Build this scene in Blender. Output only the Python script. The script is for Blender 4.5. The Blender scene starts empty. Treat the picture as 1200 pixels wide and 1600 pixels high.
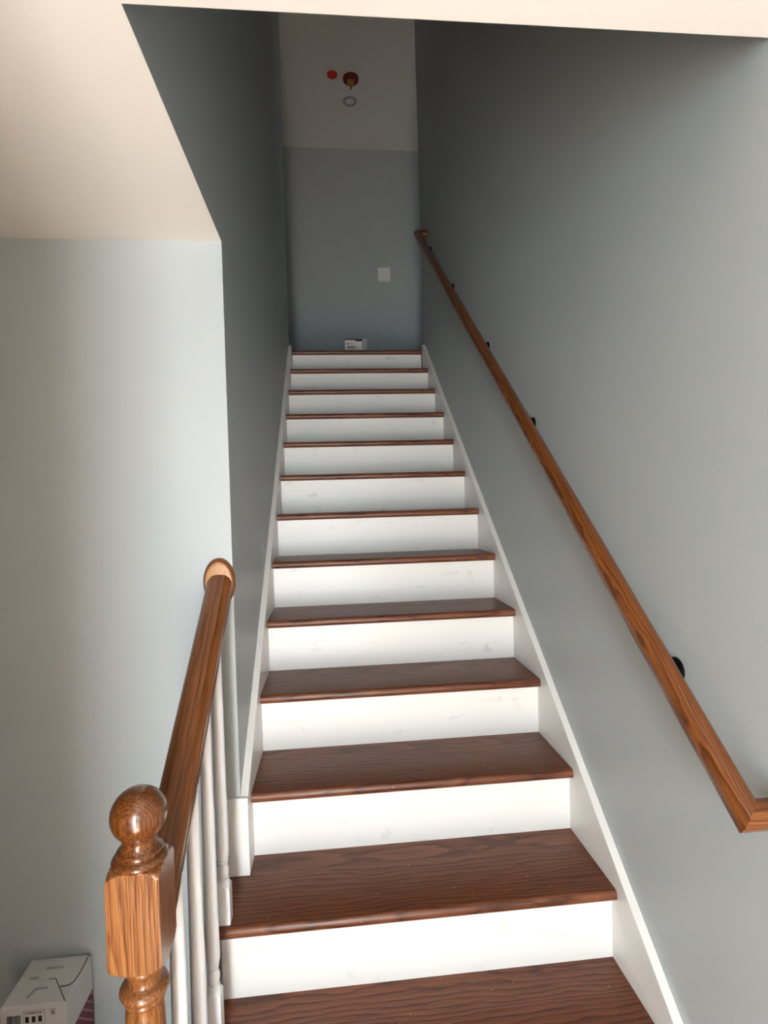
import bpy, bmesh, math, random
from mathutils import Vector, Matrix
random.seed(7)
scene = bpy.context.scene
C = scene.collection

# ------------------------------------------------------------------ camera
cd = bpy.data.cameras.new('camera')
cam = bpy.data.objects.new('camera', cd)
C.objects.link(cam)
cd.sensor_fit = 'VERTICAL'
cd.sensor_height = 36.0
cd.lens = 863.2 * 36.0 / 1600.0
cd.clip_start = 0.02
RIGHT = Vector((0.9951655, -0.09369642, -0.02943804))
UP = Vector((0.03082476, 0.01338716, 0.99943515))
FWD = Vector((0.09324941, 0.99551081, -0.01621061))
cam.matrix_world = Matrix(((RIGHT.x, UP.x, -FWD.x, 0.2544),
                           (RIGHT.y, UP.y, -FWD.y, -0.8422),
                           (RIGHT.z, UP.z, -FWD.z, 1.3992),
                           (0, 0, 0, 1)))
scene.camera = cam

# ------------------------------------------------------------------ light
world = bpy.data.worlds.new('world')
scene.world = world
world.use_nodes = True
bg = world.node_tree.nodes['Background']
bg.inputs[0].default_value = (0.80, 0.90, 1.0, 1)
bg.inputs[1].default_value = 1.0


def area(name, loc, aim, sx, sy, power, col):
    l = bpy.data.lights.new(name, 'AREA')
    l.shape = 'RECTANGLE'
    l.size = sx
    l.size_y = sy
    l.energy = power
    l.color = col
    o = bpy.data.objects.new(name, l)
    C.objects.link(o)
    o.location = loc
    o.rotation_euler = (Vector(aim) - Vector(loc)).to_track_quat('-Z', 'Y').to_euler()
    return o


# daylight that falls through an unseen, added entrance behind the camera
area('daylight_added_entrance', (0.09, -2.72, 0.90), (0.09, 0.0, 0.90), 0.34, 1.9, 46, (0.88, 0.95, 1.0))
# weak added fill for the upper hall, from an invented window at its right
area('fill_hall', (2.50, 4.0, 3.75), (0.5, 4.0, 3.75), 0.5, 0.6, 0.2, (1.0, 0.97, 0.88))
# sun that falls through the added entrance onto the floor in front of the stairs
sl = bpy.data.lights.new('sun', 'SUN')
sl.energy = 72.0
sl.angle = math.radians(1.0)
sl.color = (1.0, 0.975, 0.95)
so = bpy.data.objects.new('sun', sl)
C.objects.link(so)
so.location = (0.3, -6, 5)
so.rotation_euler = Vector((0.0, 1.4, -2.05)).to_track_quat('-Z', 'Y').to_euler()

scene.view_settings.view_transform = 'Standard'
scene.view_settings.look = 'None'
scene.view_settings.gamma = 1.0
scene.view_settings.use_curve_mapping = False
scene.view_settings.exposure = 1.05

# ------------------------------------------------------------------ stair measures
RISE, RUN, NOSE, TH = 0.1943, 0.2478, 0.031, 0.0283
W = 0.95                 # tread width between the skirt boards
WL, WR = -0.022, 0.972   # stairwell wall planes
YW = 0.70                # plane of the wall that faces the room
ZC = 2.122               # room ceiling
ZF = -RISE               # room floor
YT = 13 * RUN            # nosing of the landing
ZL = 13 * RISE           # landing level
YE = 3.26                # upper end of the stairwell walls
YB = 4.75                # far wall of the upper hall
ZU = 4.954               # upper ceiling
YH = -0.015              # header of the stair opening
YD = -2.45                # wall with the added entrance


# ------------------------------------------------------------------ materials
def srgb(r, g, b):
    f = lambda c: c / 12.92 if c <= 0.04045 else ((c + 0.055) / 1.055) ** 2.4
    return (f(r / 255), f(g / 255), f(b / 255), 1)


class NT:
    def __init__(self, name):
        self.m = bpy.data.materials.new(name)
        self.m.use_nodes = True
        self.t = self.m.node_tree
        self.b = self.t.nodes['Principled BSDF']

    def n(self, typ, **kw):
        nd = self.t.nodes.new(typ)
        for k, v in kw.items():
            setattr(nd, k, v)
        return nd

    def l(self, a, b):
        self.t.links.new(a, b)

    def math(self, op, a, b=None, clamp=False):
        nd = self.n('ShaderNodeMath', operation=op)
        nd.use_clamp = clamp
        for i, v in enumerate((a, b)):
            if v is None:
                continue
            if isinstance(v, (int, float)):
                nd.inputs[i].default_value = v
            else:
                self.l(v, nd.inputs[i])
        return nd.outputs[0]

    def ramp(self, fac, stops):
        nd = self.n('ShaderNodeValToRGB')
        el = nd.color_ramp.elements
        while len(el) < len(stops):
            el.new(0.5)
        for e, (p, c) in zip(el, stops):
            e.position = p
            e.color = c
        self.l(fac, nd.inputs[0])
        return nd.outputs[0]

    def mix(self, fac, a, b, mode='MIX'):
        nd = self.n('ShaderNodeMix', data_type='RGBA', blend_type=mode)
        for i, v in ((0, fac), (6, a), (7, b)):
            if isinstance(v, (int, float)):
                nd.inputs[i].default_value = v
            elif isinstance(v, tuple):
                nd.inputs[i].default_value = v
            else:
                self.l(v, nd.inputs[i])
        return nd.outputs[2]

    def noise(self, vec, scale, detail=3, rough=0.5, dist=0.0):
        nd = self.n('ShaderNodeTexNoise')
        nd.inputs['Scale'].default_value = scale
        nd.inputs['Detail'].default_value = detail
        nd.inputs['Roughness'].default_value = rough
        nd.inputs['Distortion'].default_value = dist
        if vec is not None:
            self.l(vec, nd.inputs['Vector'])
        return nd.outputs[0]

    def mapping(self, vec, scale=(1, 1, 1), loc=(0, 0, 0)):
        nd = self.n('ShaderNodeMapping')
        nd.inputs['Scale'].default_value = scale
        nd.inputs['Location'].default_value = loc
        self.l(vec, nd.inputs['Vector'])
        return nd.outputs[0]

    def bump(self, h, strength, dist):
        nd = self.n('ShaderNodeBump')
        nd.inputs['Strength'].default_value = strength
        nd.inputs['Distance'].default_value = dist
        self.l(h, nd.inputs['Height'])
        self.l(nd.outputs[0], self.b.inputs['Normal'])


def paint(name, col, rough=0.55, spec=0.4, bump=0.12, scale=260, scuff=None, mottled=0.03):
    k = NT(name)
    co = k.n('ShaderNodeTexCoord').outputs['Object']
    big = k.noise(co, 2.2, 2)
    dark = tuple(c * (1 - mottled) for c in col[:3]) + (1,)
    c = k.mix(big, dark, col)
    if scuff:
        mp = k.mapping(co, (5, 5, 9))
        rnd = k.n('ShaderNodeObjectInfo').outputs['Random']
        vm = k.n('ShaderNodeVectorMath', operation='ADD')
        k.l(mp, vm.inputs[0])
        cb = k.n('ShaderNodeCombineXYZ')
        k.l(k.math('MULTIPLY', rnd, 37.0), cb.inputs[0])
        k.l(k.math('MULTIPLY', rnd, 19.0), cb.inputs[2])
        k.l(cb.outputs[0], vm.inputs[1])
        s = k.noise(vm.outputs[0], 2.2, 8, 0.62, 0.6)
        f = k.ramp(s, [(0.60, (0, 0, 0, 1)), (0.74, (1, 1, 1, 1))])
        c = k.mix(k.math('MULTIPLY', f, 0.33), c, scuff)
    k.l(c, k.b.inputs['Base Color'])
    k.b.inputs['Roughness'].default_value = rough
    k.b.inputs['Specular IOR Level'].default_value = spec
    if bump:
        k.bump(k.noise(co, scale, 3), bump, 0.002)
    return k.m


def plain(name, col, rough=0.5, metal=0.0, spec=0.5):
    k = NT(name)
    co = k.n('ShaderNodeTexCoord').outputs['Object']
    k.l(k.mix(k.noise(co, 30, 3), tuple(c * 0.9 for c in col[:3]) + (1,), col), k.b.inputs['Base Color'])
    k.b.inputs['Roughness'].default_value = rough
    k.b.inputs['Metallic'].default_value = metal
    k.b.inputs['Specular IOR Level'].default_value = spec
    return k.m


def wood(name, dark, mid, light, axis='X', ring=90.0, off=(0, 0.02, -0.09), rough=0.32, wob=0.03, pore=0.55,
         coat=0.0, bump=0.25, specks=False, stretch=1.6, spec=0.5):
    """oak: growth rings around an axis just off the board, drawn-out pores"""
    k = NT(name)
    co = k.n('ShaderNodeTexCoord').outputs['Object']
    rnd = k.n('ShaderNodeObjectInfo').outputs['Random']
    cb = k.n('ShaderNodeCombineXYZ')
    mul = {'X': (23.0, 0.35, 0.25), 'Z': (0.2, 0.2, 23.0)}[axis]
    for i in range(3):
        k.l(k.math('MULTIPLY', rnd, mul[i]), cb.inputs[i])
    vm = k.n('ShaderNodeVectorMath', operation='ADD')
    k.l(co, vm.inputs[0])
    k.l(cb.outputs[0], vm.inputs[1])
    v = vm.outputs[0]
    long_ = {'X': (stretch, 7, 7), 'Z': (7, 7, stretch)}[axis]
    n1 = k.noise(k.mapping(v, long_), 1.0, 4, 0.55)
    sp = k.n('ShaderNodeSeparateXYZ')
    k.l(co, sp.inputs[0])
    if axis == 'X':
        a, b = sp.outputs[1], sp.outputs[2]
        oa, ob = off[1], off[2]
    else:
        a, b = sp.outputs[0], sp.outputs[1]
        oa, ob = off[0], off[1]
    jit = k.math('MULTIPLY', rnd, 0.12)
    da = k.math('ADD', k.math('SUBTRACT', a, oa), jit)
    db = k.math('SUBTRACT', b, ob)
    d = k.math('SQRT', k.math('ADD', k.math('MULTIPLY', da, da), k.math('MULTIPLY', db, db)))
    d = k.math('ADD', d, k.math('MULTIPLY', k.math('SUBTRACT', n1, 0.5), wob * 4))
    saw = k.math('FRACT', k.math('MULTIPLY', d, ring))
    grain = k.ramp(saw, [(0.0, (0, 0, 0, 1)), (0.22, (0.55, 0.55, 0.55, 1)), (0.8, (1, 1, 1, 1)), (1.0, (0.1, 0.1, 0.1, 1))])
    fine = {'X': (9, 330, 330), 'Z': (330, 330, 9)}[axis]
    p = k.noise(k.mapping(v, fine), 1.0, 2, 0.6)
    pr = k.ramp(p, [(0.36, (0, 0, 0, 1)), (0.56, (1, 1, 1, 1))])
    tone = k.noise(k.mapping(v, tuple(x * 0.6 for x in long_)), 1.0, 3)
    g = k.mix(pore, grain, pr)
    col = k.ramp(g, [(0.0, dark), (0.5, mid), (1.0, light)])
    col = k.mix(k.math('MULTIPLY', tone, 0.55), col, dark)
    if specks:
        s = k.noise(k.mapping(v, (1, 1, 1)), 150, 1, 0.3)
        f = k.ramp(s, [(0.795, (0, 0, 0, 1)), (0.815, (1, 1, 1, 1))])
        col = k.mix(k.math('MULTIPLY', f, 0.7), col, (0.55, 0.5, 0.45, 1))
    k.l(col, k.b.inputs['Base Color'])
    rg = k.math('ADD', k.math('MULTIPLY', tone, 0.16), rough - 0.08)
    k.l(rg, k.b.inputs['Roughness'])
    k.b.inputs['Specular IOR Level'].default_value = spec
    k.b.inputs['Coat Weight'].default_value = coat
    k.b.inputs['Coat Roughness'].default_value = 0.18
    k.bump(g, bump, 0.0009)
    return k.m


M = {}
M['wall'] = paint('pale_blue_grey_paint', srgb(186, 193, 194), rough=0.48, spec=0.35)
M['ceil'] = paint('white_ceiling_paint', srgb(240, 236, 230), rough=0.8, spec=0.2)
M['trim'] = paint('white_gloss_trim_paint', srgb(238, 236, 231), rough=0.34, spec=0.5, bump=0.04, scale=60)
M['riser'] = paint('white_riser_paint', srgb(235, 233, 228), rough=0.36, spec=0.5, bump=0.05, scale=60, scuff=srgb(150, 143, 135))
M['tread'] = wood('dark_stained_oak', srgb(46, 20, 9), srgb(110, 60, 36), srgb(142, 86, 56), 'X', ring=75, rough=0.36,
                  off=(0, 0.30, -0.06), wob=0.024, pore=0.30, specks=True, spec=0.4)
M['rail'] = wood('stained_oak_rail', srgb(66, 32, 10), srgb(122, 70, 30), srgb(152, 92, 44), 'X', ring=160, rough=0.34,
                 off=(0, 0.05, -0.04), wob=0.008, pore=0.5, coat=0.3)
M['newel'] = wood('stained_oak_newel', srgb(74, 38, 15), srgb(136, 82, 40), srgb(174, 116, 66), 'Z', ring=330, rough=0.30,
                  off=(0.02, 0.2, 0), wob=0.006, pore=0.55, coat=0.4)
M['newel_dark'] = wood('dark_stained_oak_turning', srgb(62, 29, 11), srgb(104, 58, 24), srgb(138, 82, 38), 'Z', ring=260, rough=0.26,
                  off=(0.02, 0.2, 0), wob=0.006, pore=0.5, coat=0.5)
M['pine'] = wood('stained_pine_rail', srgb(52, 22, 8), srgb(118, 62, 22), srgb(158, 94, 38), 'X', ring=210, rough=0.38,
                 off=(0, 0.03, -0.02), wob=0.010, pore=0.25, coat=0.25, stretch=2.5)
M['rosette'] = wood('raw_oak_rosette', srgb(120, 70, 36), srgb(206, 150, 100), srgb(232, 186, 140), 'Z', ring=190, rough=0.4,
                    off=(0.02, 0.2, 0), wob=0.005, pore=0.6)
M['baluster'] = paint('white_baluster_paint', srgb(240, 240, 240), rough=0.32, spec=0.5, bump=0.03, scale=60)
M['black'] = plain('black_iron', srgb(16, 16, 17), 0.4, 0.6)
M['plastic'] = plain('white_plastic', srgb(250, 249, 246), 0.35)
M['floor'] = wood('warm_oak_floor', srgb(140, 118, 96), srgb(176, 154, 130), srgb(200, 180, 156), 'X', ring=60, rough=0.4,
                  off=(0, 0.3, -0.05), wob=0.02, pore=0.4)
M['card'] = paint('white_carton', srgb(214, 212, 208), rough=0.7, spec=0.2, bump=0.05, scale=120)
M['ink'] = plain('black_ink', srgb(28, 28, 30), 0.6)
M['gap_shade'] = plain('gap_shade_grey', srgb(96, 95, 94), 0.8)  # grey that stands in for shade in the carton's flap gaps
M['paleink'] = plain('pale_grey_print', srgb(176, 175, 173), 0.7)
M['greyink'] = plain('grey_ink', srgb(140, 140, 140), 0.6)
M['red_cap'] = plain('orange_red_plastic', srgb(226, 40, 14), 0.45)
M['dark_red'] = plain('dark_red_plastic', srgb(120, 16, 14), 0.45)
M['brass'] = plain('tan_connector', srgb(190, 140, 70), 0.5)
M['ring'] = plain('pale_grey_ring', srgb(176, 172, 176), 0.5)


def stripes(name, a, b):
    k = NT(name)
    co = k.n('ShaderNodeTexCoord').outputs['Object']
    w = k.n('ShaderNodeTexWave', wave_type='BANDS', bands_direction='DIAGONAL')
    w.inputs['Scale'].default_value = 26
    w.inputs['Distortion'].default_value = 0.4
    k.l(co, w.inputs['Vector'])
    f = k.ramp(w.outputs[1], [(0.80, (0, 0, 0, 1)), (0.95, (1, 1, 1, 1))])
    k.l(k.mix(f, a, b), k.b.inputs['Base Color'])
    k.b.inputs['Roughness'].default_value = 0.5
    return k.m


M['maroon'] = stripes('maroon_print', srgb(112, 16, 40), srgb(176, 120, 130))


# ------------------------------------------------------------------ helpers
def add_box(bm, x0, x1, y0, y1, z0, z1):
    v = [bm.verts.new(p) for p in ((x0, y0, z0), (x1, y0, z0), (x1, y1, z0), (x0, y1, z0),
                                   (x0, y0, z1), (x1, y0, z1), (x1, y1, z1), (x0, y1, z1))]
    for f in ((0, 3, 2, 1), (4, 5, 6, 7), (0, 1, 5, 4), (1, 2, 6, 5), (2, 3, 7, 6), (3, 0, 4, 7)):
        bm.faces.new([v[i] for i in f])


def box_bm(*a, bevel=0.0, seg=2):
    bm = bmesh.new()
    add_box(bm, *a)
    if bevel:
        bmesh.ops.bevel(bm, geom=bm.edges[:], offset=bevel, segments=seg, affect='EDGES', profile=0.5)
    return bm


def prism_bm(poly, axis, a, b, bevel=0.0, seg=2):
    """extrude a 2D outline; axis 'X': outline is (y,z), 'Y': (x,z), 'Z': (x,y)"""
    bm = bmesh.new()
    mk = {'X': lambda p, t: (t, p[0], p[1]), 'Y': lambda p, t: (p[0], t, p[1]), 'Z': lambda p, t: (p[0], p[1], t)}[axis]
    v0 = [bm.verts.new(mk(p, a)) for p in poly]
    v1 = [bm.verts.new(mk(p, b)) for p in poly]
    n = len(poly)
    bm.faces.new(v0[::-1])
    bm.faces.new(v1)
    for i in range(n):
        bm.faces.new((v0[i], v0[(i + 1) % n], v1[(i + 1) % n], v1[i]))
    bmesh.ops.recalc_face_normals(bm, faces=bm.faces[:])
    if bevel:
        bmesh.ops.bevel(bm, geom=bm.edges[:], offset=bevel, segments=seg, affect='EDGES', profile=0.5)
    return bm


def lathe_bm(rows, seg=48, ax=1.0, ay=1.0, caps=True):
    """rows of (z, radius) or (z, radius, half_square): the square clips the turning"""
    bm = bmesh.new()
    rings = []
    for row in rows:
        z, r = row[0], row[1]
        h = row[2] if len(row) > 2 else None
        ring = []
        for i in range(seg):
            t = 2 * math.pi * i / seg
            rr = r
            if h:
                rr = min(r, h / max(abs(math.cos(t)), abs(math.sin(t))))
            ring.append(bm.verts.new((rr * math.cos(t) * ax, rr * math.sin(t) * ay, z)))
        rings.append(ring)
    for a, b in zip(rings, rings[1:]):
        for i in range(seg):
            bm.faces.new((a[i], a[(i + 1) % seg], b[(i + 1) % seg], b[i]))
    if caps:
        bm.faces.new(rings[0][::-1])
        bm.faces.new(rings[-1])
    bmesh.ops.recalc_face_normals(bm, faces=bm.faces[:])
    return bm


def finish(bm, name, mat, smooth=None):
    me = bpy.data.meshes.new(name)
    bm.to_mesh(me)
    bm.free()
    me.materials.append(M[mat] if isinstance(mat, str) else mat)
    if smooth is not None:
        for p in me.polygons:
            p.use_smooth = True
        me.set_sharp_from_angle(angle=math.radians(smooth))
    return me


def obj(name, bm, mat, parent=None, loc=None, smooth=None, mesh=None):
    me = mesh or finish(bm, name, mat, smooth)
    o = bpy.data.objects.new(name, me)
    C.objects.link(o)
    if parent:
        o.parent = parent
    if loc:
        o.location = loc
    return o


def struct(name, bm, mat, label=None):
    o = obj(name, bm, mat)
    o['kind'] = 'structure'
    if label:
        o['label'] = label
    return o


def thing(name, label, cat, loc=(0, 0, 0), group=None):
    o = bpy.data.objects.new(name, None)
    o.empty_display_size = 0.1
    C.objects.link(o)
    o.location = loc
    return tag(o, label, cat, group)


def tag(o, label, cat, group=None):
    o['label'] = label
    o['category'] = cat
    if group:
        o['group'] = group
    return o


def multi(*boxes):
    bm = bmesh.new()
    for b in boxes:
        add_box(bm, *b)
    return bm


# ------------------------------------------------------------------ setting
T = 0.12
XL = -3.0                # left end of the room
HL, HR = -1.3, 2.3       # ends of the upper hall
struct('floor', box_bm(XL, WR, -1.0, YW + 0.0, ZF - 0.06, ZF), 'tread', 'dark wooden floor at the foot of the stairs')  # out of view; dark wood chosen to cut bounce onto the left wall
struct('floor_bounce', box_bm(XL, WR, YD - 2.5, -1.0, ZF - 0.06, ZF), 'floor', 'unseen pale wooden passage floor, added to bounce light upwards')  # unseen pale stretch, put in to bounce sun up to the ceiling
struct('wall_right', box_bm(WR, WR + T, YD - T, YE, ZF - 0.06, ZU), 'wall', 'pale blue-grey painted wall along the right of the stairs')
struct('wall_left', multi((XL, WL, YW, YW + T, ZF - 0.06, ZC),), 'wall', 'pale blue-grey wall left of the stairs, facing the room')
struct('wall_stair_left', multi((WL - T, WL, YW + T, YE, ZF, ZC), (WL - T, WL, YH - T, YE, ZC, ZU)), 'wall',
       'shaded blue-grey wall along the left of the stairs')
struct('ceiling', multi((XL, WL - T, YD - T, YW + T, ZC, ZC + 0.28), (WL - T, WR, YD - T, YH - T, ZC, ZC + 0.28)), 'ceil',
       'white ceiling with the stair opening cut out')
struct('wall_header', multi((WL, WR, YH - T, YH, ZC, ZU)), 'wall')
struct('trim_header', multi((WL - T, WR, YH - T, YH, ZC - 0.0015, ZC)), 'ceil')
struct('trim_opening', multi((WL - T, WL, YH, YW, ZC - 0.0015, ZC)), 'ceil')
struct('wall_room_left', box_bm(XL - T, XL, YD - T, YW + T, ZF, ZC), 'wall')
DX0, DX1, DZ = -0.11, 0.40, 1.86
struct('wall_added_entrance', multi((XL, DX0, YD - T, YD, ZF, ZC), (DX1, WR, YD - T, YD, ZF, ZC), (DX0, DX1, YD - T, YD, DZ, ZC)), 'wall')  # opening is invented, placed and narrowed to steer the daylight
struct('trim_added_entrance', multi((DX0 - 0.07, DX0, YD, YD + 0.018, ZF, DZ), (DX1, DX1 + 0.06, YD, YD + 0.018, ZF, DZ),
                              (DX0 - 0.07, DX1 + 0.06, YD, YD + 0.018, DZ, DZ + 0.07)), 'trim')
# unseen passage walls, added to shade the wall left of the stairs
YP = -1.00
struct('wall_light_blocker', multi((DX0 - T, DX0, YD, YP, ZF, ZC), (XL, DX0 - T, YP - T, YP, ZF, ZC)), 'wall')
# unseen dark closet doors, added to soak up bounced light in the passage
for i, (y0, y1) in enumerate(((YD + 0.05, YD + 0.70), (YD + 0.705, YD + 1.35))):
    d = struct('door_added_%d' % (i + 1), box_bm(WR - 0.030, WR - 0.0005, y0, y1, ZF + 0.01, 1.98, bevel=0.002), 'tread', 'unseen dark wooden closet front, added to soak up bounced light')
    for z0, z1 in ((ZF + 0.12, 0.72), (0.84, 1.86)):
        obj('panel', box_bm(WR - 0.036, WR - 0.029, y0 + 0.1, y1 - 0.1, z0, z1, bevel=0.004), 'tread', d)
# upper hall
struct('floor_upper', box_bm(HL, HR, YT + NOSE + 0.0182, YB, ZL - 0.25, ZL), 'tread', 'dark wooden landing floor at the top of the stairs')
struct('wall_back', box_bm(HL, HR, YB, YB + T, ZL - 0.25, ZU), 'wall', 'dim blue-grey wall at the top of the stairs')
struct('ceiling_upper', box_bm(HL, HR, YH - T, YB + T, ZU, ZU + 0.1), 'ceil', 'dim white ceiling above the landing')
struct('wall_hall_left', multi((HL - T, HL, YE - T, YB, ZL - 0.25, ZU), (HL, WL - T, YE - T, YE, ZL - 0.25, ZU)), 'wall')
struct('wall_hall_right', multi((HR, HR + T, YE - T, 3.75, ZL - 0.25, ZU), (HR, HR + T, 4.25, YB, ZL - 0.25, ZU), (HR, HR + T, 3.75, 4.25, ZL - 0.25, 3.45), (HR, HR + T, 3.75, 4.25, 4.05, ZU), (WR + T, HR, YE - T, YE, ZL - 0.25, ZU)), 'wall')  # window opening invented to let the hall fill in

# ------------------------------------------------------------------ staircase
st = thing('staircase', 'straight staircase with dark-stained oak treads and white painted risers', 'staircase', (0, 0, ZF))


def tread_bm(w0, w1, depth, th=TH, back=True):
    # rounded nosing at y=0
    r = th * 0.5
    pts = [(depth, 0), (depth, -th)]
    for i in range(9):
        a = -math.pi / 2 - math.pi * i / 8
        pts.append((r * 0.75 + r * 0.75 * math.cos(a), -r + r * math.sin(a)))
    return prism_bm(pts, 'X', w0, w1)


XO = -0.088              # open left end of the lowest treads
mesh_open = finish(tread_bm(XO, W, RUN + NOSE), 'tread', 'tread', 35)
mesh_in = finish(tread_bm(0.0, W, RUN + NOSE), 'tread', 'tread', 35)
mesh_top = finish(tread_bm(0.0, W, NOSE + 0.018), 'tread', 'tread', 35)
rise_open = finish(box_bm(XO + 0.022, W, 0, 0.018, -(RISE - TH) - TH, -TH), 'riser', 'riser')
rise_in = finish(box_bm(0, W, 0, 0.018, -(RISE - TH) - TH, -TH), 'riser', 'riser')
for i in range(0, 14):
    me = mesh_open if i <= 1 else (mesh_top if i == 13 else mesh_in)
    if i == 2:      # open in front of the wall, notched where the wall begins
        bm = tread_bm(0.0, W, RUN + NOSE)
        b2 = tread_bm(XO, 0.0, YW - 0.0135 - 2 * RUN)
        tmp = bpy.data.meshes.new('tmp')
        b2.to_mesh(tmp)
        b2.free()
        bm.from_mesh(tmp)
        bpy.data.meshes.remove(tmp)
        me = finish(bm, 'tread', 'tread', 35)
    obj('tread', None, None, st, (0, i * RUN, i * RISE - ZF), mesh=me)
    obj('riser', None, None, st, (0, i * RUN + NOSE, i * RISE - ZF - 0.0002), mesh=rise_open if i <= 2 else rise_in)

SL = RISE / RUN


def skirt(x0, x1, y0, up, low):
    yend = YE - 0.045
    pts = [(y0, SL * y0 + up), (yend - 0.03, SL * (yend - 0.03) + up), (yend, SL * (yend - 0.03) + up + 0.006),
           (yend, ZL - 0.24), (y0 + 0.35, SL * (y0 + 0.35) - 0.33), (y0, low)]
    return prism_bm(pts, 'X', x0, x1, bevel=0.0015, seg=1)


sk = obj('skirt_board', skirt(W, WR, -0.28, 0.055, ZF), 'trim', st, (0, 0, -ZF))
sk = obj('skirt_board', skirt(WL, 0.0, YW, 0.055, 2 * RISE - 0.05), 'trim', st, (0, 0, -ZF))
# block that ends the skirt beside the wall corner, standing on the third tread
obj('skirt_end_block', box_bm(XO + 0.004, 0.0, YW - 0.013, YW, 2 * RISE, 0.603, bevel=0.002), 'trim', st, (0, 0, -ZF))
# open stringer under the free tread ends
pts = [(NOSE, ZF), (NOSE, -TH), (RUN + NOSE, -TH), (RUN + NOSE, RISE - TH), (2 * RUN + NOSE, RISE - TH),
       (2 * RUN + NOSE, 2 * RISE - TH), (YW, 2 * RISE - TH), (YW, ZF)]
obj('stringer', prism_bm(pts, 'X', XO + 0.022, XO + 0.040), 'trim', st, (0, 0, -ZF))

# ------------------------------------------------------------------ newel post
NX, NY = -0.058, 0.038
nw = thing('newel_post', 'stained oak newel post with ball finial at the foot of the left handrail', 'newel post', (NX, NY, 0.0))


def arc(z0, r0, z1, r1, bulge, n=8):
    out = []
    for i in range(n + 1):
        t = i / n
        out.append((z0 + (z1 - z0) * t, r0 + (r1 - r0) * t + bulge * math.sin(math.pi * t)))
    return out


hb = 0.039
blk = []
zb0, zb1 = 0.700, 0.868
for i in range(13):                     # shallow shoulders that run from turning to square
    t = i / 12
    blk.append((0.706 + 0.017 * t, 0.031 + 0.0246 * math.sqrt(1 - (1 - t) ** 2), hb))
for i in range(1, 6):
    blk.append((0.723 + 0.122 * i / 6, 0.060, hb))
for i in range(13):
    t = 1 - i / 12
    blk.append((0.8625 - 0.0175 * t, 0.030 + 0.0256 * math.sqrt(1 - (1 - t) ** 2), hb))
obj('block', lathe_bm(blk, 96), 'newel', nw, smooth=30)
# finial: collar, neck, ball
fin = [(0.8575, 0.024), (0.858, 0.037)] + arc(0.8585, 0.0385, 0.869, 0.0385, 0.0030) + [(0.8705, 0.0365), (0.8715, 0.0335), (0.8722, 0.0330)] + \
    arc(0.8725, 0.0335, 0.8790, 0.0325, 0.0012, 5) + arc(0.880, 0.0305, 0.8975, 0.0265, -0.0030)
rb, zbc = 0.0415, 0.930
a0 = math.acos(0.0262 / rb)
for i in range(25):
    a = -a0 + (math.pi / 2 + a0) * i / 24
    fin.append((zbc + rb * math.sin(a), max(rb * math.cos(a), 0.0005)))
obj('ball_finial', lathe_bm(fin, 64), 'newel_dark', nw, smooth=40)
sh = [(0.0, 0.039, hb), (0.19, 0.06, hb), (0.20, 0.06, hb)]
for i in range(1, 11):
    t = i / 10
    sh.append((0.20 + 0.03 * t, 0.055 - 0.027 * t, hb))
sh += arc(0.235, 0.030, 0.248, 0.030, 0.005) + arc(0.252, 0.026, 0.34, 0.026, 0.010, 12) + arc(0.345, 0.024, 0.56, 0.0285, 0.001)
sh += [(0.625, 0.0295), (0.640, 0.0275)] + arc(0.642, 0.028, 0.650, 0.030, 0.002) + [(0.652, 0.0305)] + \
    arc(0.654, 0.0335, 0.668, 0.0335, 0.0035) + [(0.670, 0.031), (0.672, 0.026)] + arc(0.674, 0.0245, 0.690, 0.0265, -0.001) + \
    arc(0.692, 0.029, 0.699, 0.031, 0.001, 4) + [(0.704, 0.031)]
obj('turned_shaft', lathe_bm(sh, 64), 'newel', nw, smooth=40)

# ------------------------------------------------------------------ left handrail with oval rosette
RXc = -0.055
ry0, rz0 = NY + hb - 0.001, 0.0
SLR = 0.725
ztop = lambda y: 1.225 - SLR * (0.69 - y)
ang = math.atan(SLR)
lr = thing('stair_handrail', 'short moulded oak handrail from the newel post up to the wall', 'handrail', (RXc, 0.69, 1.19))
half = [(0.0, 0.0), (0.016, -0.0012), (0.0265, -0.0075), (0.0325, -0.0165), (0.0330, -0.025), (0.0295, -0.031),
        (0.0265, -0.034), (0.0265, -0.047), (0.0285, -0.050), (0.0285, -0.058), (0.0, -0.058)]
prof = half + [(-x, z) for x, z in half[-2:0:-1]]
ca = math.cos(ang)


def rail_bm(prof, y0, y1, top, slope):
    """profile swept up the rake with plumb-cut ends, in a local frame whose x runs along the rail"""
    bm = bmesh.new()
    a = math.atan(slope)
    L = (y1 - y0) / math.cos(a)
    r0, r1 = [], []
    for x, z in prof:
        s = z * math.tan(a)            # plumb cut
        r0.append(bm.verts.new((s, -x, z)))
        r1.append(bm.verts.new((L + s, -x, z)))
    n = len(prof)
    bm.faces.new(r0)
    bm.faces.new(r1[::-1])
    for i in range(n):
        bm.faces.new((r0[i], r1[i], r1[(i + 1) % n], r0[(i + 1) % n]))
    bmesh.ops.recalc_face_normals(bm, faces=bm.faces[:])
    return bm


def along(o, parent, p, slope):
    """local x -> up the rake (world +y,+z), local y -> world -x"""
    a = math.atan(slope)
    m = Matrix(((0, -1, 0, p[0]), (math.cos(a), 0, -math.sin(a), p[1]), (math.sin(a), 0, math.cos(a), p[2]), (0, 0, 0, 1)))
    o.matrix_local = Matrix.Translation(-Vector(parent.location)) @ m


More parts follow.
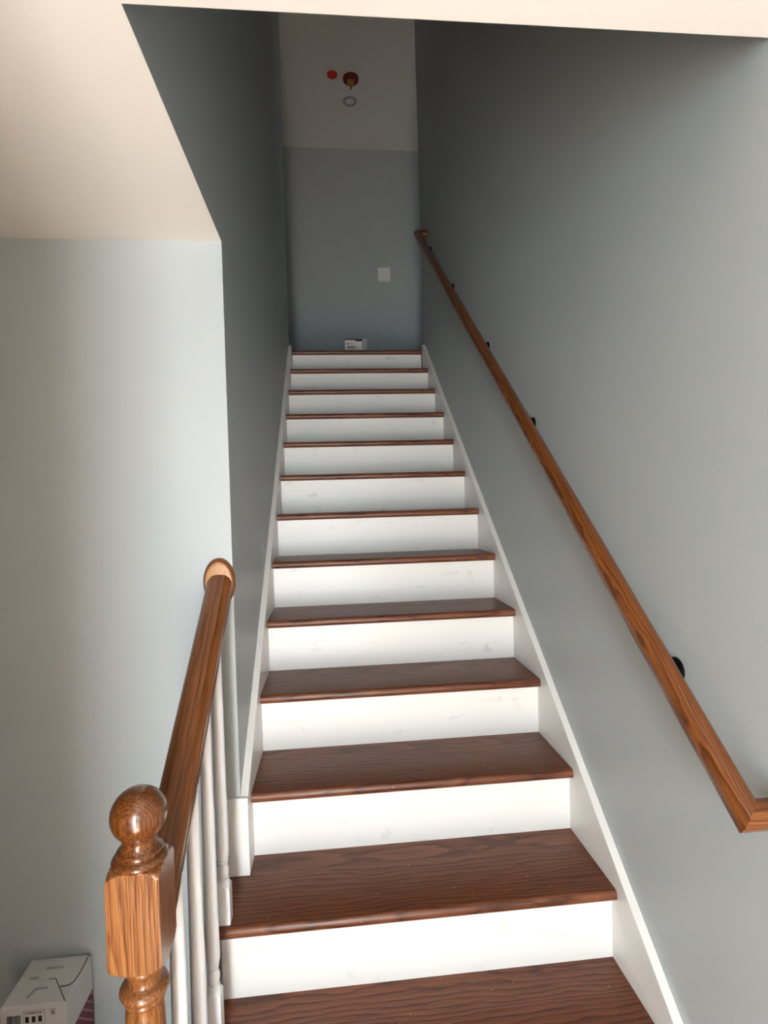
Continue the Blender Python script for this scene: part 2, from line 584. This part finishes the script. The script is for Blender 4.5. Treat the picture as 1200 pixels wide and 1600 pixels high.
YR1 = YW - 0.018
r = obj('rail', rail_bm(prof, ry0, YR1, 0, SLR), 'rail', lr, smooth=28)
r.data.set_sharp_from_angle(angle=math.radians(16))
along(r, lr, (RXc, ry0, ztop(ry0)), SLR)
ros = lathe_bm([(0.0, 0.043), (0.006, 0.043), (0.0085, 0.0415), (0.010, 0.039), (0.0105, 0.0385), (0.0135, 0.0375), (0.0145, 0.0365)], 64, 1.0, 1.52)
o = obj('rosette', ros, 'rail', lr, smooth=30)
o.matrix_local = Matrix.Translation((-0.002, YW - lr.location.y - 0.0002, 1.197 - lr.location.z)) @ Matrix.Rotation(math.radians(90), 4, 'X')
obj('rosette_face', lathe_bm([(0.0145, 0.0362), (0.0168, 0.0345), (0.018, 0.031)], 64, 1.0, 1.52), 'rosette', o, smooth=30)

# ------------------------------------------------------------------ balusters
BX = -0.038
bal = [(0.527, 2, 0.098, 'white turned baluster nearest the wall corner, highest of the four'),
       (0.394, 1, 0.146, 'white turned baluster second from the wall corner, its square foot beside the lowest riser'),
       (0.268, 1, 0.098, 'white baluster shaft third from the wall corner, second behind the newel post'),
       (0.142, 0, 0.146, 'white baluster shaft directly beside the newel post, lowest of the four')]
for (by, k, hblk, lab) in bal:
    zb = k * RISE
    zt = ztop(by) - 0.058 / ca + 0.006
    t = thing('baluster', lab, 'baluster', (BX, by, zb), 'white balusters under the left handrail')
    h = 0.0165
    obj('base_block', lathe_bm([(0, 0.03, h), (hblk - 0.012, 0.03, h)] +
                               [(hblk - 0.012 + 0.016 * i / 8, 0.0236 - 0.0116 * i / 8, h) for i in range(9)], 48), 'baluster', t, smooth=30)
    z = hblk + 0.0035
    rows = [(z - 0.002, 0.011)] + arc(z, 0.0125, z + 0.006, 0.0125, 0.0015, 4) + [(z + 0.007, 0.0095)] + \
        arc(z + 0.009, 0.0115, z + 0.040, 0.0095, 0.0035, 8) + [(z + 0.042, 0.0095)] + \
        arc(z + 0.043, 0.0115, z + 0.048, 0.0115, 0.0014, 4) + [(z + 0.050, 0.0105)] + \
        arc(z + 0.051, 0.0125, z + 0.056, 0.0125, 0.0012, 4) + [(z + 0.060, 0.0150), (z + 0.075, 0.0156)]
    rows += [(zt - zb - 0.03, 0.0125)]
    # plumb top cut to the slope of the rail
    bm = lathe_bm(rows + [(zt - zb, 0.0125)], 32)
    for v in bm.verts:
        if v.co.z > zt - zb - 0.001:
            v.co.z += v.co.y * SLR
    obj('turned_shaft', bm, 'baluster', t, smooth=40)

# ------------------------------------------------------------------ right wall handrail
RX = 0.902
ya, za = -0.022, 0.882
yb, zb_ = 2.968, 3.255
SR = (zb_ - za) / (yb - ya)
rr = thing('wall_handrail', 'long stained wooden handrail with mitred returns on the right wall', 'handrail', (RX, ya, za))
# section (across, up), rounded with a narrower flat foot
sec = []
for i in range(25):
    a = math.radians(-50 + 280 * i / 24)
    sec.append((0.0225 * math.cos(a), 0.0225 * math.sin(a)))
sec = [(0.015, -0.021), (0.0205, -0.013)] + [p for p in sec if p[1] > -0.010] + [(-0.0205, -0.013), (-0.015, -0.021)]


def sweep_miter():
    """three pieces joined on mitred planes: lower return, rail, upper return"""
    P = [Vector((WR - 0.0005, ya, za)), Vector((RX, ya, za)), Vector((RX, yb, zb_)), Vector((WR - 0.0005, yb, zb_))]
    d1 = (P[2] - P[1]).normalized()
    up = d1.cross(Vector((1, 0, 0))).normalized()
    if up.z < 0:
        up = -up
    X = Vector((1, 0, 0))
    pieces = []
    def mit(p, base, dirv, n):      # slide a point along dirv to the mitre plane through base
        return p + dirv * ((base - p).dot(n) / dirv.dot(n))
    n1 = (X - d1).normalized()      # mitre plane normal at the lower corner (bisects)
    n2 = (X + d1).normalized()
    def ring_rail(base, n):
        return [mit(base + X * a + up * b, base, d1, n) for a, b in sec]
    main0, main1 = ring_rail(P[1], n1), ring_rail(P[2], n2)
    def wall_ring(ring):
        return [Vector((WR - 0.0005, v.y, v.z)) for v in ring]
    return main0, main1, wall_ring(main0), wall_ring(main1), d1, up


m0, m1, w0, w1, d1, up = sweep_miter()


def loft(a, b, frame):
    inv = frame.inverted()
    bm = bmesh.new()
    va = [bm.verts.new(inv @ p) for p in a]
    vb = [bm.verts.new(inv @ p) for p in b]
    n = len(a)
    bm.faces.new(va)
    bm.faces.new(vb[::-1])
    for i in range(n):
        bm.faces.new((va[i], vb[i], vb[(i + 1) % n], va[(i + 1) % n]))
    bmesh.ops.recalc_face_normals(bm, faces=bm.faces[:])
    return bm


fr = Matrix(((0, -1, 0, RX), (d1.y, 0, -d1.z, ya), (d1.z, 0, d1.y, za), (0, 0, 0, 1)))
o = obj('rail', loft(m0, m1, fr), 'pine', rr, smooth=30)
o.matrix_local = Matrix.Translation(-Vector(rr.location)) @ fr
for ring, wr, p in ((m0, w0, (RX, ya, za)), (m1, w1, (RX, yb, zb_))):
    f2 = Matrix.Translation(p)
    o = obj('rail_return', loft(ring, wr, f2), 'pine', rr, smooth=30)
    o.matrix_local = Matrix.Translation(Vector(p) - Vector(rr.location))

brk = None
for by in (0.262, 1.06, 1.59, 2.24, 2.86):
    zr = za + SR * (by - ya)
    # wall plate
    plate = lathe_bm([(0, 0.027), (0.004, 0.027), (0.007, 0.024), (0.009, 0.015), (0.012, 0.010)], 32)
    pl = obj('bracket', plate, 'black', rr, smooth=35)
    pl.matrix_local = Matrix.Translation(Vector((WR - 0.0003, by, zr - 0.080)) - Vector(rr.location)) @ Matrix.Rotation(math.radians(-90), 4, 'Y')
    # curved arm up to a saddle under the rail (frame of the plate: z runs away from the wall)
    bm = bmesh.new()
    path = []
    D = WR - RX
    for i in range(9):
        t = i / 8
        path.append(Vector((0.052 * t ** 1.3, 0, 0.008 + (D - 0.008) * t)))
    path.append(path[-1] + Vector((0.008, 0, 0)))
    prev = None
    for i, p in enumerate(path):
        d = (path[min(i + 1, len(path) - 1)] - path[max(i - 1, 0)]).normalized()
        s = Vector((0, 1, 0))
        u = d.cross(s)
        ring = [bm.verts.new(p + (s * math.cos(2 * math.pi * j / 12) + u * math.sin(2 * math.pi * j / 12)) * 0.0065) for j in range(12)]
        if prev:
            for j in range(12):
                bm.faces.new((prev[j], prev[(j + 1) % 12], ring[(j + 1) % 12], ring[j]))
        else:
            bm.faces.new(ring[::-1])
        prev = ring
    bm.faces.new(prev)
    bmesh.ops.recalc_face_normals(bm, faces=bm.faces[:])
    obj('arm', bm, 'black', pl, smooth=50)

# ------------------------------------------------------------------ switch and outlet on the far wall
sx0, sx1, sz0, sz1 = 0.786, 0.912, 3.637, 3.775
sw = thing('light_switch', 'white double light switch plate on the wall above the landing', 'light switch',
           ((sx0 + sx1) / 2, YB, (sz0 + sz1) / 2))
obj('plate', box_bm(-0.063, 0.063, -0.006, 0, -0.069, 0.069, bevel=0.002), 'plastic', sw)
for dx in (-0.023, 0.023):
    obj('rocker', prism_bm([(-0.0125, -0.033), (-0.006, -0.033), (-0.006, 0.033), (-0.008, 0.033), (-0.0075, 0.0)], 'X', dx - 0.0165, dx + 0.0165), 'plastic', sw)
ot = thing('wall_outlet', 'white outlet plate low on the far wall, half behind the carton', 'outlet', (0.615, YB, 3.000))
obj('plate', box_bm(-0.038, 0.038, -0.006, 0, -0.060, 0.060, bevel=0.002), 'plastic', ot)
for dz in (-0.02, 0.02):
    s = obj('socket', lathe_bm([(0, 0.017), (0.0015, 0.017), (0.002, 0.0165)], 24), 'plastic', ot, smooth=30)
    s.location = (0, -0.006, dz)
    s.rotation_euler = (math.radians(90), 0, 0)
    obj('slot', multi((-0.007, -0.005, -0.004, 0.004, 0.0018, 0.0024), (0.005, 0.007, -0.004, 0.004, 0.0018, 0.0024)), 'ink', s)

# ------------------------------------------------------------------ ceiling fittings above the landing
o = obj('ceiling_disc', lathe_bm([(-0.016, 0.012), (-0.015, 0.036), (-0.011, 0.041), (0, 0.043)], 40), 'red_cap', None, (0.365, 3.792, ZU), 35)
tag(o, 'small bright orange-red round cap on the ceiling above the landing', 'ceiling fitting')
e = thing('ceiling_box', 'dark red round electrical box with tan connector on the upper ceiling', 'electrical box', (0.520, 3.825, ZU))
obj('body', lathe_bm([(0, 0.066), (-0.018, 0.065), (-0.022, 0.061), (-0.022, 0.055), (-0.008, 0.052), (-0.006, 0.03)], 48), 'dark_red', e, smooth=35)
obj('connector', box_bm(-0.030, 0.028, 0.002, 0.050, -0.036, -0.004, bevel=0.003), 'brass', e)
obj('wire', lathe_bm([(-0.060, 0.004), (-0.058, 0.006), (-0.034, 0.006)], 12), 'dark_red', e, loc=(0.002, 0.044, 0), smooth=40)
o = obj('ceiling_ring', None, None, None, (0.520, 4.090, ZU), mesh=finish(
    lathe_bm([(0, 0.062), (-0.006, 0.061), (-0.008, 0.057), (-0.008, 0.046), (-0.006, 0.041), (0, 0.040)], 48, caps=False), 'ceiling_ring', 'ring', 35))
tag(o, 'pale grey flat round ring on the ceiling behind the red box', 'ceiling ring')

# ------------------------------------------------------------------ carton on the landing
cx, cy, cz = 0.458, 3.42, ZL
c = thing('small_carton', 'small white printed carton with black top standing on the landing', 'box', (cx, cy, cz))
obj('carton_body', box_bm(-0.066, 0.066, 0, 0.055, 0, 0.137, bevel=0.001), 'card', c)
obj('lid_band', prism_bm([(-0.0668, 0.1375), (-0.0668, 0.1305), (0.010, 0.1305), (0.018, 0.121), (0.058, 0.121), (0.066, 0.126), (0.0668, 0.1375)], 'Y', -0.0012, 0.0555), 'ink', c)
obj('printed_mark', lathe_bm([(0, 0.006), (0.0006, 0.006)], 20), 'ink', c, (-0.047, -0.0002, 0.1035)).rotation_euler = (math.radians(90), 0, 0)
obj('printed_text', multi(*[(-0.036 + 0.0066 * i, -0.031 + 0.0066 * i, -0.0008, 0.0, 0.1005, 0.1060) for i in range(5)]), 'greyink', c)
obj('printed_text', multi(*([(-0.050 + 0.008 * i, -0.0435 + 0.008 * i, -0.0008, 0.0, 0.077, 0.084) for i in range(7)] +
                            [(-0.050 + 0.008 * i, -0.0432 + 0.008 * i, -0.0008, 0.0, 0.068, 0.074) for i in range(8)])), 'ink', c)
obj('printed_text', multi((-0.044, -0.008, -0.0008, 0.0, 0.046, 0.053), (-0.044, -0.006, -0.0008, 0.0, 0.030, 0.040)), 'ink', c)
obj('printed_text', multi((0.020, 0.048, -0.0008, 0.0, 0.047, 0.052), (0.014, 0.050, -0.0008, 0.0, 0.030, 0.036)), 'greyink', c)

# ------------------------------------------------------------------ carton on the floor at the lower left
bx0, bx1, by0, by1, bz1 = -0.576, -0.425, 0.548, 0.690, 0.212
c = thing('floor_carton', 'white and maroon cardboard carton standing against the wall at lower left', 'box', ((bx0 + bx1) / 2, by0, ZF))
w2, dep, H = (bx1 - bx0) / 2, by1 - by0, bz1 - ZF
obj('carton_body', box_bm(-w2, w2, 0, dep, 0, H, bevel=0.0015), 'card', c)
obj('top_flap', prism_bm([(-w2 + 0.002, dep - 0.001), (0.0705, dep - 0.001), (0.0715, 0.092), (0.0690, 0.060), (0.0630, 0.0500), (0.0520, 0.0475), (0.0385, 0.0475),
                          (0.0175, 0.0745), (-0.022, 0.0750), (-0.030, 0.086), (-w2 + 0.002, 0.094)], 'Z', H, H + 0.0014), 'card', c)
obj('top_flap', prism_bm([(-w2 + 0.002, 0.001), (0.0725, 0.001), (0.0190, 0.0705), (0.0150, 0.0722), (-0.020, 0.0722), (-0.026, 0.068), (-w2 + 0.002, 0.030)],
                         'Z', H, H + 0.0022), 'card', c)


def gap_shade(pts, wd=0.0011):
    bm = bmesh.new()
    for (ax, ay), (bx, by) in zip(pts, pts[1:]):
        d = Vector((bx - ax, by - ay)).normalized()
        n = Vector((-d.y, d.x)) * wd
        quad = [(ax + n.x, ay + n.y), (bx + n.x, by + n.y), (bx - n.x, by - n.y), (ax - n.x, ay - n.y)]
        lo = [bm.verts.new((x, y, H + 0.0012)) for x, y in quad]
        hi = [bm.verts.new((x, y, H + 0.0025)) for x, y in quad]
        bm.faces.new(hi)
        bm.faces.new(lo[::-1])
        for i in range(4):
            bm.faces.new((lo[i], lo[(i + 1) % 4], hi[(i + 1) % 4], hi[i]))
    bmesh.ops.recalc_face_normals(bm, faces=bm.faces[:])
    return bm


obj('flap_gap_shade', gap_shade([(0.0705, dep - 0.001), (0.0722, 0.092), (0.0695, 0.060), (0.0630, 0.0495), (0.0520, 0.0470), (0.0400, 0.0470)]), 'gap_shade', c)
obj('flap_gap_shade', gap_shade([(0.0722, 0.002), (0.0190, 0.0708), (0.0145, 0.0725), (0.0, 0.0725)]), 'gap_shade', c)
obj('printed_mark', multi((-0.022, 0.020, 0.104, 0.113, H + 0.0014, H + 0.0017)), 'paleink', c)
obj('printed_mark', multi((-0.050, -0.026, 0.078, 0.085, H + 0.0012, H + 0.0015)), 'paleink', c)
obj('printed_mark', prism_bm([(-0.030, 0.020), (-0.022, 0.020), (-0.012, 0.043), (0.012, 0.043), (0.012, 0.050), (-0.020, 0.050)], 'Z', H + 0.0022, H + 0.0025), 'paleink', c)
obj('maroon_panel', box_bm(w2, w2 + 0.0008, 0.001, dep - 0.001, 0.0, H - 0.092), 'maroon', c)
bars = []
x = -0.061
while x < -0.030:
    wd = random.choice((0.0008, 0.0012, 0.002))
    bars.append((x, x + wd, -0.0006, 0.0, H - 0.060, H - 0.020))
    x += wd + random.choice((0.0008, 0.0014))
obj('barcode', multi(*bars), 'ink', c)
fr_ = [(-0.024, 0.026, -0.0006, 0, H - 0.0125, H - 0.0118), (-0.024, 0.026, -0.0006, 0, H - 0.060, H - 0.0593),
       (-0.024, -0.0233, -0.0006, 0, H - 0.060, H - 0.0118), (0.0253, 0.026, -0.0006, 0, H - 0.060, H - 0.0118)]
obj('label_frame', multi(*fr_), 'greyink', c)
obj('printed_text', multi(*[(-0.019 + 0.0056 * i, -0.019 + 0.0056 * i + 0.0042, -0.0006, 0, H - 0.0185, H - 0.0160) for i in range(7)]), 'maroon', c)
obj('printed_mark', multi(*[(-0.019 + 0.015 * i, -0.011 + 0.015 * i, -0.0006, 0, H - 0.040, H - 0.026) for i in range(3)]), 'ink', c)
obj('printed_mark', multi((0.038, 0.052, -0.0006, 0, H - 0.014, H - 0.0125), (0.040, 0.049, -0.0006, 0, H - 0.026, H - 0.0165)), 'greyink', c)
